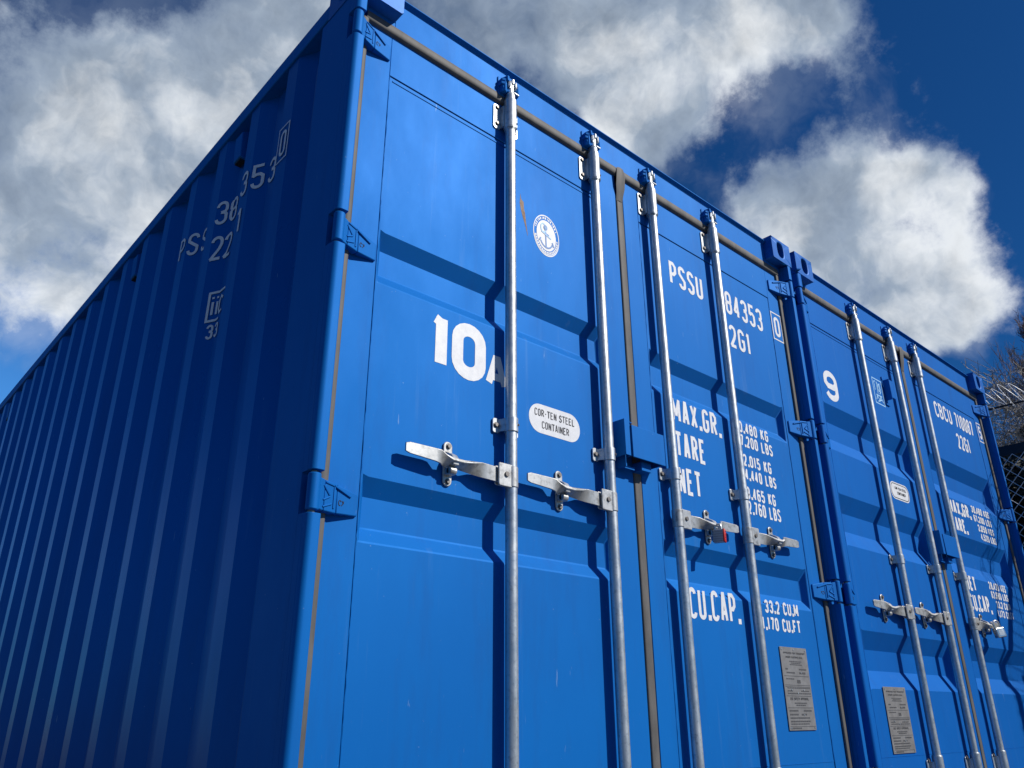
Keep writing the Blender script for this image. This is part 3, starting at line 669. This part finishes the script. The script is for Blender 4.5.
def container(px, spec):
    bm_ = spec['paint']
    root = empty('shipping_container', (px, 0, 0), spec['label'], 'shipping container', 'blue shipping containers side by side')
    # castings
    for mir in (False, True):
        for z in (0., H - .118):
            casting(root, 0, mir, 0, .178, z); casting(root, 0, mir, LEN, LEN - .178, z)
    # posts
    post(root, False, bm_); post(root, True, bm_)
    b = MB(); b.box(.004, .10, LEN - .14, LEN - .006, .118, H - .118); b.build('rear_corner_post', bm_, root, bevel=.004)
    b = MB(); b.box(W - .10, W - .004, LEN - .14, LEN - .006, .118, H - .118); b.build('rear_corner_post', bm_, root, bevel=.004)
    # header: hollow beam with a small out-turned roof lip
    b = MB(); b.prism([(YH, 2.452), (YH, 2.5600), (YH - .0150, 2.5690), (YH - .015, 2.573), (.155, 2.580), (.16, 2.44), (.12, 2.408), (.108, 2.408), (.108, 2.452)], 'x', .1625, W - .1625)
    b.prism([(YH, 2.452), (YH, 2.4725), (.12, 2.4725), (.12, 2.452)], 'x', .048, .1625); b.prism([(YH, 2.452), (YH, 2.4725), (.12, 2.4725), (.12, 2.452)], 'x', W - .1625, W - .048)
    b.build('door_header', bm_, root, bevel=.0012)
    b = MB(); b.prism([(.02, .0), (.02, .155), (.10, .155), (.15, .03), (.15, 0)], 'x', .163, W - .163); b.build('door_sill', bm_, root, bevel=.003)
    # roof with shallow pressings
    rows = []; n = 30
    for i in range(n + 1):
        y = .158 + (LEN - .32) * i / n
        rows.append([(.055, y, 2.566), (.14, y, 2.568 + (.012 if i % 2 else 0)), (W - .14, y, 2.568 + (.012 if i % 2 else 0)), (W - .055, y, 2.566)])
    b = MB(); b.grid(rows); b.build('roof', bm_, root, smooth=0)
    b = MB(); b.box(.05, W - .05, .10, LEN - .1, .10, .14); b.build('floor_deck', M['dark'], root, smooth=0)
    # rails
    for mir in (False, True):
        fl = (lambda p: (W - p[0], p[1], p[2])) if mir else (lambda p: p)
        b = MB(); b.prism([(.002, 2.487), (.002, 2.5465), (.058, 2.5465), (.058, 2.487)], 'y', .179, LEN - .179); b.build('top_side_rail', bm_, root, bevel=.004, xf=fl)
        b = MB(); b.prism([(.003, .03), (.003, .165), (.008, .165), (.05, .165), (.05, .16), (.008, .16), (.008, .035), (.04, .035), (.04, .03)], 'y', .179, LEN - .179); b.build('bottom_side_rail', bm_, root, xf=fl)
    # corrugated sides
    Y0, PIT = spec['crest'], .2803
    for mir in (False, True):
        fl = (lambda p: (W - p[0], p[1], p[2])) if mir else (lambda p: p)
        ys = []; k = -1
        while True:
            c = Y0 + k * PIT
            for o in (-.104, -.036, .036, .104):
                y = c + o
                if .216 < y < LEN - .142: ys.append(y)
            if c > LEN: break
            k += 1
        ys = [.214] + ys + [LEN - .14]
        zz = [.163, .7, 1.3, 1.9, 2.488]
        b = MB(); b.grid([[(.010 + corr_x(y, Y0, PIT), y, z) for y in ys] for z in zz])
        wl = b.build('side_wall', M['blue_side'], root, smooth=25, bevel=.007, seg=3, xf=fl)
        if not mir or True:
            for vy in spec['vents']:
                v = MB(); xx = .010 + .036
                v.prism([(xx, 2.335), (xx - .030, 2.345), (xx - .034, 2.450), (xx, 2.470)], 'y', vy - .030, vy + .030)
                vo = v.build('side_vent', bm_, wl, bevel=.003, xf=fl)
                v = MB(); v.box(xx - .026, xx - .004, vy - .022, vy + .022, 2.333, 2.3385); v.build('vent_mesh', M['dark'], vo, smooth=0, xf=fl)
        if not mir and spec.get('side_text'):
            t = MB()
            def side(shapes):       # u runs towards the doors (decreasing y)
                for j, rows in enumerate(shapes):
                    R_ = []
                    for ri, (a, c) in enumerate(rows):
                        R_.append([(.010 + corr_x(y, Y0, PIT) - .0026 - .00008 * (j % 5) - .000008 * ri, y, z) for y, z in [(-(a[0] + (c[0]-a[0]) * q / 3), a[1] + (c[1]-a[1]) * q / 3) for q in range(4)]])
                    t.grid(R_)
            def line(txt, ystart, z0, z1, cw, pitch, th):
                for i, c in enumerate(txt):
                    if c == ' ': continue
                    u0 = -(ystart[i] if isinstance(ystart, tuple) else ystart - i * pitch)
                    for pl in [q_ for g_ in glyph(c, cw - th, z1 - z0 - th) for q_ in pieces(g_, th)]:
                        side([stroke_quads([(u0 - cw/2 + th/2 + a, z0 + th/2 + q) for a, q in pl], th, .004)])
            line('PSSU 384353', (1.262, 1.193, 1.130, 1.055, 0, .919, .863, .780, .702, .633, .567), 2.105, 2.205, .048, .0695, .0118); line('0', .421, 2.105, 2.205, .040, .07, .0105)
            side([stroke_quads([(-.421 + a, 2.155 + q) for a, q in ((-.034, -.068), (.034, -.068), (.034, .068), (-.034, .068), (-.034, -.068))], .005, .004)])
            line('22G1', (.918, .866, .78, .70), 1.955, 2.055, .048, .0735, .0118)
            # small registration mark: frame open to the right with three letters inside
            cx, cz = -.885, 1.765
            side([stroke_quads([(cx + a, cz + q) for a, q in pl], .009, .004) for pl in
                  [[(.052, .055), (-.028, .055), (-.028, -.055), (.030, -.055)], [(-.012, -.032), (-.012, .018)], [(-.012, .030), (-.012, .038)], [(.006, -.032), (.006, .018)], [(.006, .030), (.006, .038)],
                   [(.045, .020), (.030, .030), (.022, .015), (.022, -.020), (.030, -.034), (.045, -.026)]]])
            line('33', .893, 1.640, 1.695, .026, .034, .008)
            t.build('side_lettering', M['white'], wl, smooth=0, recalc=False)
    b = MB(); Yn = 9
    xs = []; k = 0
    b.grid([[(.1 + (W - .2) * i / 40, LEN - .02 - (.036 if (i // 2) % 2 else 0), z) for i in range(41)] for z in (.12, 2.5)]); b.build('end_wall', bm_, root, smooth=0)
    # doors
    dl = door(root, .0700, 1.2005, spec['recs'], bm_, True, spec['dep']); dr = door(root, 1.2445, W - .0780, spec['recs'], bm_, False, spec['dep'])
    gaskets(dl, dr)
    for z in hinge_z(): hinge(dl, False, z, bm_); hinge(dr, True, z, bm_)
    for x, side in spec['bars']: locking_bar(root, x, spec['hz'], side, spec['brz'], bm_)
    lock_box(root, 1.098, 1.301, spec['boxz'], spec['boxz'] + .112, bm_)
    return root, dl, dr

c1, dl1, dr1 = container(0, dict(paint=M['blue'], label='large blue shipping container in front, marked 10A, with four galvanised bars on its doors',
    recs=[(1.715, .045, .078, .038), (1.011, .045, .078, .038)], dep=.028, crest=.421, vents=(.842, 1.962, 4.485), side_text=True,
    bars=[(.629, -1), (1.050, -1), (1.388, 1), (1.811, 1)], hz=1.084, brz=1.240, boxz=1.245))
X2 = W + .0507
c2, dl2, dr2 = container(X2, dict(paint=M['blue_b'], label='blue shipping container on the right, marked 9, with three galvanised bars on its doors',
    recs=[(1.850, .075, .085, .075), (1.402, .075, .085, .075), (.803, .075, .085, .075)], dep=.038, crest=.421, vents=(.842, 4.485),
    bars=[(.622, -1), (1.043, -1), (1.378, 1)], hz=.905, brz=1.150, boxz=1.232))

# ---- markings on the first container
YT = YD + .0002; YF = YD - .0017
t = MB()
text(t, '1', .360, .424, 1.356, 1.531, .041, YT); text(t, '0', .430, .556, 1.354, 1.533, .041, YT)
n_ = t.build('number_marking', M['white'], dl1, smooth=0)
t = MB(); text(t, 'A', .557, .642, 1.358, 1.462, .0240, YT); t.build('number_marking', M['white'], dl1, smooth=0)
# oval steel-grade sticker
t = MB(); fan(t, rrect(.8395, 1.3065, .222, .094, .0465, 10), YD + .0003); ov = t.build('oval_sticker', M['offwhite'], dl1, smooth=0, recalc=False)
t = MB(); text(t, 'COR-TEN STEEL', .752, .926, 1.3135, 1.3375, .0030, YD - .0002); text(t, 'CONTAINER', .782, .900, 1.276, 1.300, .0030, YD - .0002); t.build('sticker_text', M['ink'], ov, smooth=0)
# round anchor sticker: two white rings, dashed lettering, pale disc with an anchor
cx, cz = .820, 1.982
def ring(mb, r0, r1, y, k=.76, a0=0, a1=360, n=40):
    mb.grid([[(cx + r * k * math.cos(math.radians(a0 + (a1-a0) * i / n)), y, cz + r * math.sin(math.radians(a0 + (a1-a0) * i / n))) for r in (r0, r1)] for i in range(n + 1)])
t = MB(); ring(t, .0765, .081, YT); ring(t, 0.0005, .060, YT)
for a in range(0, 360, 9):
    if 20 < a < 165: ring(t, .0645, .0735, YT, a0=a, a1=a + (5.5 if (a // 9) % 3 else 3), n=2)
    elif 185 < a < 355: ring(t, .0630, .0700, YT, a0=a, a1=a + 6.5, n=2)
ring(t, .0715, .0750, YT, a0=190, a1=350)
rs = t.build('round_sticker', M['white'], dl1, smooth=0)
t = MB(); y = YT - .0008
def lines(mb, pls, th, y): decal(mb, [stroke_quads([(cx + a, cz + b) for a, b in pl], th) for pl in pls], y)
lines(t, [ell(0, -.012, .030, .036, 205, 335, 10), [(-.002, -.045), (-.004, .022)], [(-.016, .010), (.012, .004)], [(-.027, -.018), (-.034, -.030)], [(.027, -.018), (.034, -.034)], ell(-.004, .030, .006, .008, 0, 360, 10)], .0055, y)
t.build('sticker_emblem', M['blueink'], rs, smooth=0)
t = MB(); cx0 = cx; lines(t, [ell(-.014, .026, .012, .018, 0, 360, 12), [(-.024, .010), (.022, -.006)]], .004, y - .0003); t.build('sticker_emblem', M['lightblue'], rs, smooth=0)
# rusty scratch next to it
t = MB(); P = [(.701, 2.100), (.7045, 2.078), (.716, 2.070), (.7165, 2.045), (.7215, 2.030), (.7265, 1.990), (.7335, 1.945), (.7325, 1.945), (.7205, 1.985), (.7125, 2.005), (.7030, 2.035), (.6975, 2.060), (.7000, 2.078)]
fan(t, P, YD + .0004); t.build('scratch', M['rust'], dl1, smooth=0, recalc=False)

def block(par, x0, items, th, name, m, Y=None):
    for (txt, a, b, z0, z1, k) in items:
        t = MB(); text(t, txt, x0 + a, x0 + b, z0, z1, k, Y or YT); t.build(name, m, par, smooth=0)
b1 = block(dr1, 0, [('PSSU', 1.512, 1.734, 2.060, 2.168, .0155), ('384353', 1.838, 2.188, 2.063, 2.175, .0155), ('22G1', 1.838, 2.060, 1.905, 2.012, .0155)], 0, 'identification_lettering', M['white'])
block(dr1, 0, [('0', 2.291, 2.338, 2.080, 2.183, .0145)], 0, 'identification_lettering', M['white'], YF)
t = MB(); decal(t, [stroke_quads([(2.2735, 2.062), (2.3560, 2.062), (2.3560, 2.200), (2.2735, 2.200), (2.2735, 2.062)], .006)], YF - .0003); t.build('digit_frame', M['white'], dr1, smooth=0)
block(dr1, 0, [('MAX.GR.', 1.448, 1.752, 1.462, 1.557, .0142), ('TARE', 1.454, 1.634, 1.328, 1.426, .0142), ('NET', 1.454, 1.587, 1.192, 1.291, .0142), ('CU.CAP.', 1.452, 1.747, .765, .868, .0142)], 0, 'weight_lettering', M['white'])
block(dr1, 0, [('30.480 KG', 1.856, 2.102, 1.520, 1.570, .0088), ('67.200 LBS', 1.856, 2.124, 1.462, 1.512, .0088), ('2.015 KG', 1.892, 2.095, 1.380, 1.430, .0088), ('4.440 LBS', 1.892, 2.118, 1.322, 1.370, .0088),
               ('28.465 KG', 1.856, 2.096, 1.245, 1.295, .0088), ('62.760 LBS', 1.856, 2.120, 1.185, 1.238, .0088), ('33.2 CU.M', 1.918, 2.154, .818, .866, .0088), ('1.170 CU.FT', 1.888, 2.156, .756, .804, .0088)], 0, 'weight_figures', M['white'])
data_plate(dr1, 1.979, 2.167, .416, .702, 1)

# ---- markings on the second container (local x)
t = MB(); text(t, '9', .213, .345, 1.880, 2.040, .031, YT); t.build('number_marking', M['white'], dl2, smooth=0)
o = X2
block(dr2, -o, [('CBCU', 4.095, 4.345, 2.128, 2.232, .016), ('710087', 4.400, 4.690, 2.128, 2.232, .0155), ('22G1', 4.356, 4.556, 1.982, 2.083, .0155)], 0, 'identification_lettering', M['white'])
block(dr2, -o, [('5', 4.794, 4.834, 2.140, 2.230, .015)], 0, 'identification_lettering', M['white'], YF)
t = MB(); decal(t, [stroke_quads([(4.774-o, 2.120), (4.846-o, 2.120), (4.846-o, 2.248), (4.774-o, 2.248), (4.774-o, 2.120)], .006)], YF - .0003); t.build('digit_frame', M['white'], dr2, smooth=0)
block(dr2, -o, [('MAX.GR.', 3.978, 4.290, 1.525, 1.606, .0165), ('TARE.', 3.975, 4.185, 1.422, 1.505, .0165), ('NET', 3.985, 4.122, 1.095, 1.176, .0165), ('CU.CAP.', 3.980, 4.285, .987, 1.080, .0165)], 0, 'weight_lettering', M['white'])
block(dr2, -o, [('30.480 KGS', 4.325, 4.606, 1.576, 1.620, .0095), ('67.200 LBS', 4.335, 4.612, 1.524, 1.566, .0095), ('2.050 KGS', 4.370, 4.618, 1.470, 1.512, .0095), ('4.520 LBS', 4.385, 4.622, 1.418, 1.460, .0095),
                ('28.430 KGS', 4.325, 4.590, 1.130, 1.174, .0095), ('62.680 LBS', 4.335, 4.596, 1.080, 1.122, .0095), ('33.2 CU.M', 4.380, 4.604, 1.028, 1.070, .0095), ('1.173 CU.FT', 4.375, 4.622, .978, 1.020, .0095)], 0, 'weight_figures', M['white'])
t = MB(); fan(t, rrect(.855 + 0, 1.526, .215, .092, .040, 8), YD + .0003); ov = t.build('oval_sticker', M['offwhite'], dl2, smooth=0, recalc=False)
t = MB(); pr = rrect(.855, 1.526, .199, .076, .033, 8); decal(t, [stroke_quads(pr + [pr[0]], .0035)], YD - .0002)
text(t, 'COR-TEN STEEL', .800, .930, 1.534, 1.548, .0028, YD - .0002); text(t, 'CONTAINER', .820, .915, 1.508, 1.524, .0028, YD - .0002); t.build('sticker_text', M['ink'], ov, smooth=0)
# light blue square warning stencil
t = MB(); x0, x1, z0, z1 = 3.266 - o, 3.372 - o, 2.005, 2.150; f_ = []
f_.append([(x0, z0), (x1, z0), (x1, z1), (x0, z1), (x0, z0)])
xm = (x0 + x1) / 2; f_ += [[(x0 + .016, z0 + .075), (x0 + .016, z1 - .02), (x0 + .030, z1 - .014)], [(xm - .008, z0 + .06), (xm - .008, z1 - .016), (xm + .010, z1 - .030), (xm + .026, z1 - .020), (xm + .030, z0 + .08), (xm + .012, z0 + .062)],
       ell(xm + .010, z0 + .095, .010, .018, 0, 360, 10), [(x0 + .014, z0 + .020), (x0 + .030, z0 + .046), (xm, z0 + .020), (xm + .016, z0 + .046), (x1 - .014, z0 + .016)], [(x0 + .02, z0 + .05), (x1 - .02, z0 + .05)], [(x0 + .03, z0 + .012), (x1 - .03, z0 + .03)]]
decal(t, [stroke_quads(q, .0066 if i else .0060) for i, q in enumerate(f_)], YT); t.build('warning_marking', M['lightblue'], dl2, smooth=0)
# small folded holder beside it
b = MB(); hx = 3.395 - o; b.box(hx, hx + .004, .022, YD - .001, 2.045, 2.165); b.box(hx + .004, hx + .045, .022, .026, 2.055, 2.160); b.box(hx - .012, hx, YD - .006, YD - .001, 2.165, 2.185); b.box(hx - .010, hx + .03, YD - .006, YD - .001, 2.018, 2.030)
b.build('seal_bracket', M['blue_b'], dl2, bevel=.001)
data_plate(dl2, 2.763 - o, 2.974 - o, .318, .578, 2)

# ------------------------------------------------------------------ padlocks (hang on the handles: things of their own)
def shackle(mb, c, w_, h, r, ax='x', n=10):
    pts = []
    for i in range(n + 1):
        a = PI * i / n; u, v = math.cos(a) * w_ / 2, math.sin(a) * w_ / 2 + h
        pts.append((c[0] + u, c[1], c[2] + v) if ax == 'x' else (c[0], c[1] + u, c[2] + v))
    a0 = pts[0]; a1 = pts[-1]
    mb.tube([(a0[0], a0[1], c[2] - .004)] + pts + [(a1[0], a1[1], c[2] - .004)], r, 10, True)
k1 = empty('padlock', (1.588, .006, 1.070), 'small grey padlock with a red edge, hanging below the lettering NET', 'padlock')
b = MB(); b.prism(rrect(0, -.022, .040, .046, .005), 'x', -.0095, .0095); k1b = b.build('lock_body', M['lockgrey'], k1, bevel=.0025)
b = MB(); b.box(-.0108, .0108, -.0245, -.0170, -.046, .002); b.build('bumper', M['red'], k1, bevel=.003)
b = MB(); decal(b, [stroke_quads(q, .0022) for q in ([(-.007, -.010), (.005, -.006)], [(-.004, -.018), (.007, -.022)], [(-.007, -.030), (.004, -.027)], [(-.002, -.038), (.006, -.036)])], -.0250); b.build('bumper_print', M['ink'], k1, smooth=0)
b = MB()
for k in range(5): b.box(-.0101, .0101, -.016, .0195, -.042 + k * .0085, -.0412 + k * .0085)
b.build('laminate_edges', M['ink'], k1b, smooth=0)
b = MB(); shackle(b, (0, .001, .001), .022, .010, .0035, 'y'); b.build('shackle', M['galv'], k1)
k1.rotation_euler = (0, math.radians(5), math.radians(20))
k2 = empty('padlock', (4.118, -.004, .900), 'polished silver padlock hanging on the rightmost door handle', 'padlock')
b = MB(); b.prism(rrect(0, -.026, .062, .052, .006), 'y', -.014, .014); b.build('lock_body', M['chrome'], k2, bevel=.005, seg=3)
b = MB(); b.prism(rrect(0, -.026, .036, .030, .003), 'y', -.0148, -.0139); b.build('lock_face', M['galv'], k2)
b = MB(); shackle(b, (0, 0, .001), .040, .016, .0045); b.build('shackle', M['chrome'], k2)
k2.rotation_euler = (math.radians(-4), math.radians(-9), math.radians(-22))

# ------------------------------------------------------------------ ground
def sheet(name, m, x0, x1, y0, y1, z):
    b = MB(); b.add([(x0, y0, z), (x1, y0, z), (x1, y1, z), (x0, y1, z)], [(0, 1, 2, 3)]); ob = b.build(name, m, None, smooth=0, recalc=False); ob['kind'] = 'structure'; return ob
sheet('ground', M['ground'], -400, 400, -400, 400, -.004)

# ------------------------------------------------------------------ fence beside the second container
fe = empty('wire_fence', (5.32, 0, 0), 'dark steel fence with diamond wire mesh beside the far container', 'fence')
FZ = 2.215
fy0, fy1 = -1.6, 5.0
b = MB(); b.box(.012, .045, fy0, fy1, FZ - .075, FZ); b.box(.012, .045, fy0, fy1, .05, .10); b.build('fence_rail', M['post'], fe, bevel=.003)
for y in (-1.6, .75, 3.0, 5.0):
    b = MB(); b.box(.046, .096, y - .025, y + .025, 0, FZ + .0); b.build('fence_post', M['post'], fe, bevel=.003)
b = MB(); s = .078; z0_, z1_ = .08, FZ - .072
def wire(p, q): b.tube([p, ((p[0]+q[0])/2, (p[1]+q[1])/2, (p[2]+q[2])/2), q], .0022, 5)
nrow = int((z1_ - z0_) / (s * .5)); ncol = int((2.9 - fy0) / (s * .5))
for i in range(nrow):
    for j in range(ncol):
        ya, za = fy0 + j * s * .5, z1_ - i * s * .5
        if (i + j) % 2 == 0: p, q = (0, ya, za), (0, ya + s * .5, za - s * .5)
        else: p, q = (0, ya, za - s * .5), (0, ya + s * .5, za)
        dx = .003 if (i + j) % 2 else -.003
        b.tube([(p[0], p[1], p[2]), ((p[0]+q[0])/2 + dx, (p[1]+q[1])/2, (p[2]+q[2])/2), (q[0], q[1], q[2])], .0027, 4)
b.build('wire_mesh', M['wire'], fe, smooth=0, recalc=False)

# coil of pale barbed wire with a dark carrying rod along the top of the fence
b = MB(); pts = []; nt_ = 62
for i in range(nt_ * 14):
    a = 2 * PI * i / 14; y = -1.5 + i / 14 * .072
    j_ = .5 + .5 * math.sin(i // 14 * 2.3); pts.append((.03 + (.075 + .02 * j_) * math.cos(a), y + .018 * math.sin(i // 14 * 1.7) + .05 * math.sin(a), 2.575 + (.070 + .022 * j_) * math.sin(a)))
b.tube(pts, .0024, 5); b.build('barbed_coil', M['wire'], fe, smooth=60, recalc=False)
b = MB(); b.tube([(.03, -1.6, 2.498), (.03, .2, 2.505), (.03, 1.2, 2.498), (.03, 3., 2.5)], .0075, 8, True); b.build('coil_rod', M['post'], fe)
for y in (-1.6, .75, 3.0):
    b = MB(); b.box(.022, .045, y - .012, y + .012, FZ, 2.50); b.build('coil_bracket', M['post'], fe)

# dark evergreen hedge behind the mesh
def hedge(name, x0, x1, y0, y1, z1, label, nleaf, m):
    rnd = random.Random(11); b = MB()
    for k in range(nleaf):
        x = rnd.uniform(x0, x1); y = rnd.uniform(y0, y1); z = rnd.uniform(.05, 1) ** .8 * (z1 - .06 * rnd.random())
        a, c = rnd.uniform(0, 2*PI), rnd.uniform(-1, 1); l = rnd.uniform(.03, .075); wd = l * .4
        d = Vector((math.cos(a), math.sin(a), c)).normalized() * l; u = d.orthogonal().normalized() * wd
        p = Vector((x, y, z)); b.add([p - d, p + u, p + d, p - u], [(0, 1, 2, 3)])
    root = empty(name, ((x0+x1)/2, (y0+y1)/2, 0), label, 'hedge')
    cx_, cy_ = (x0+x1)/2, (y0+y1)/2
    o_ = b.build('foliage', m, root, smooth=0, recalc=False, xf=lambda p: (p[0]-cx_, p[1]-cy_, p[2]))
    s_ = MB()
    for k in range(14):
        y = y0 - cy_ + (y1 - y0) * (k + .5) / 14; s_.tube([(rnd.uniform(-.1, .1), y, 0), (rnd.uniform(-.2, .2), y + rnd.uniform(-.1, .1), z1 * .5), (rnd.uniform(-.2, .2), y + rnd.uniform(-.2, .2), z1 * .93)], [.035, .022, .006], 6)
    s_.build('stem', M['bark_dark'], root)
    return root
hedge('evergreen_hedge', 5.72, 6.6, -1.8, 5.2, 2.36, 'dense dark evergreen hedge behind the wire fence', 62000, M['leaf'])

# ------------------------------------------------------------------ bare trees and brush
def tree(name, loc, height, label, seed, mt, mtw, spread=.5, lean=(0, 0), levels=5, n0=9, trunk_r=.12, first=.3, upturn=.35, twl=.55, cat='tree', rmin=.0028, wan=.22, dens=0, keep=(.42, .68)):
    rnd = random.Random(seed); root = empty(name, loc, label, cat)
    big, tw = MB(), MB(); jobs = []
    pts = []; rs = []; n = 10
    for i in range(n + 1):
        q = i / n; pts.append(Vector((lean[0] * q * height + rnd.uniform(-.03, .03) * height * .3 * q, lean[1] * q * height + rnd.uniform(-.03, .03) * height * .3 * q, height * q))); rs.append(trunk_r * (1 - q) ** .8 + .008)
    big.tube(pts, rs, 10)
    def branch(p, d, l, r, lev):
        k = 5; q = [p.copy()]; dd = d.copy(); cur = p.copy()
        for i in range(k):
            dd = (dd + Vector((rnd.uniform(-wan, wan), rnd.uniform(-wan, wan), rnd.uniform(-wan * .55, wan * .9) + upturn * .12))).normalized()
            cur = cur + dd * l / k; q.append(cur.copy())
        (big if lev <= 1 else tw).tube(q, [r * (1 - .75 * i / k) for i in range(k + 1)], 6 if lev <= 1 else 3)
        if lev >= levels: return
        nb = dens + (rnd.randint(4, 6) if lev < levels - 1 else rnd.randint(3, 5))
        for j in range(nb):
            i = rnd.randint(1, k); f = q[i]; base = (q[i] - q[i-1]).normalized()
            o_ = Vector((rnd.gauss(0, 1), rnd.gauss(0, 1), rnd.gauss(0, .7) + upturn)).normalized()
            nd = (base * .75 + o_ * .75).normalized()
            branch(f, nd, l * rnd.uniform(*keep), max(r * .42, rmin), lev + 1)
    for j in range(n0):
        q = first + (1 - first) * (j + rnd.random()) / n0; i = min(int(q * n), n - 1); p = pts[i].lerp(pts[i+1], q * n - i)
        a = j * 2.4 + rnd.uniform(-.4, .4); up = rnd.uniform(.3, .9)
        branch(p, Vector((math.cos(a), math.sin(a), up)).normalized(), height * spread * (1.15 - q) * rnd.uniform(.8, 1.1), max(rs[i] * .5, .012), 1)
    big.build('trunk', mt, root, smooth=60, recalc=False); tw.build('crown', mtw, root, smooth=60, recalc=False)
    return root
tree('bare_tree', (18.6, 2.55, 0), 8.6, 'tall bare reddish tree with fine twigs behind the far container', 4, M['bark_red'], M['bark_red'], .24, (0.0, .0), 5, 17, .15, .42, .9, rmin=.0042, wan=.07, dens=0, keep=(.50, .85))
tree('bare_tree', (13.0, 1.20, 0), 4.9, 'dark crooked bare tree with sunlit pale twigs above the fence', 9, M['bark_dark'], M['bark_pale'], .26, (0, .0), 4, 18, .07, .4, .1, rmin=.0036, wan=.14, dens=1)
tree('bare_tree', (14.4, 2.15, 0), 4.9, 'thin dark leafless tree just above the far container corner', 21, M['bark_dark'], M['bark_dark'], .20, (0, .0), 4, 18, .05, .4, .6, rmin=.0030, wan=.12, dens=1)
def brush(name, loc, rx, ry, h, label, seed, n):
    rnd = random.Random(seed); root = empty(name, loc, label, 'shrub'); b = MB()
    for k in range(n):
        p = Vector((rnd.uniform(-rx, rx), rnd.uniform(-ry, ry), 0)); hh = h * (1 - .45 * rnd.random() ** 1.6) ; q = [p]; d = Vector((rnd.uniform(-.15, .15), rnd.uniform(-.15, .15), 1)).normalized(); cur = p
        for i in range(7):
            d = (d + Vector((rnd.uniform(-.13, .13), rnd.uniform(-.13, .13), .05))).normalized(); cur = cur + d * hh / 7; q.append(cur)
        b.tube(q, [.013 * (1 - .85 * i / 7) for i in range(8)], 4)
        for j in range(13):
            i = rnd.randint(3, 7); s0 = q[i]; dd = Vector((rnd.gauss(0, 1), rnd.gauss(0, 1), rnd.gauss(.3, .7))).normalized(); l = rnd.uniform(.2, .5)
            e_ = s0 + dd * l; mid = s0.lerp(e_, .5) + Vector((rnd.uniform(-.06, .06), rnd.uniform(-.06, .06), rnd.uniform(-.04, .08)))
            b.tube([s0, mid, e_], [.008, .006, .004], 3)
            for m_ in range(4):
                f = mid.lerp(e_, rnd.random()); g = f + Vector((rnd.gauss(0, .12), rnd.gauss(0, .12), rnd.gauss(.03, .12))); b.tube([f, g], [.0055, .0035], 3)
    b.build('twigs', M['bark_bush'], root, smooth=60, recalc=False)
    return root
brush('bare_shrub', (15.4, 1.15, 0), 1.0, 1.9, 6.1, 'thick pale grey leafless brush behind the wire fence', 31, 620)
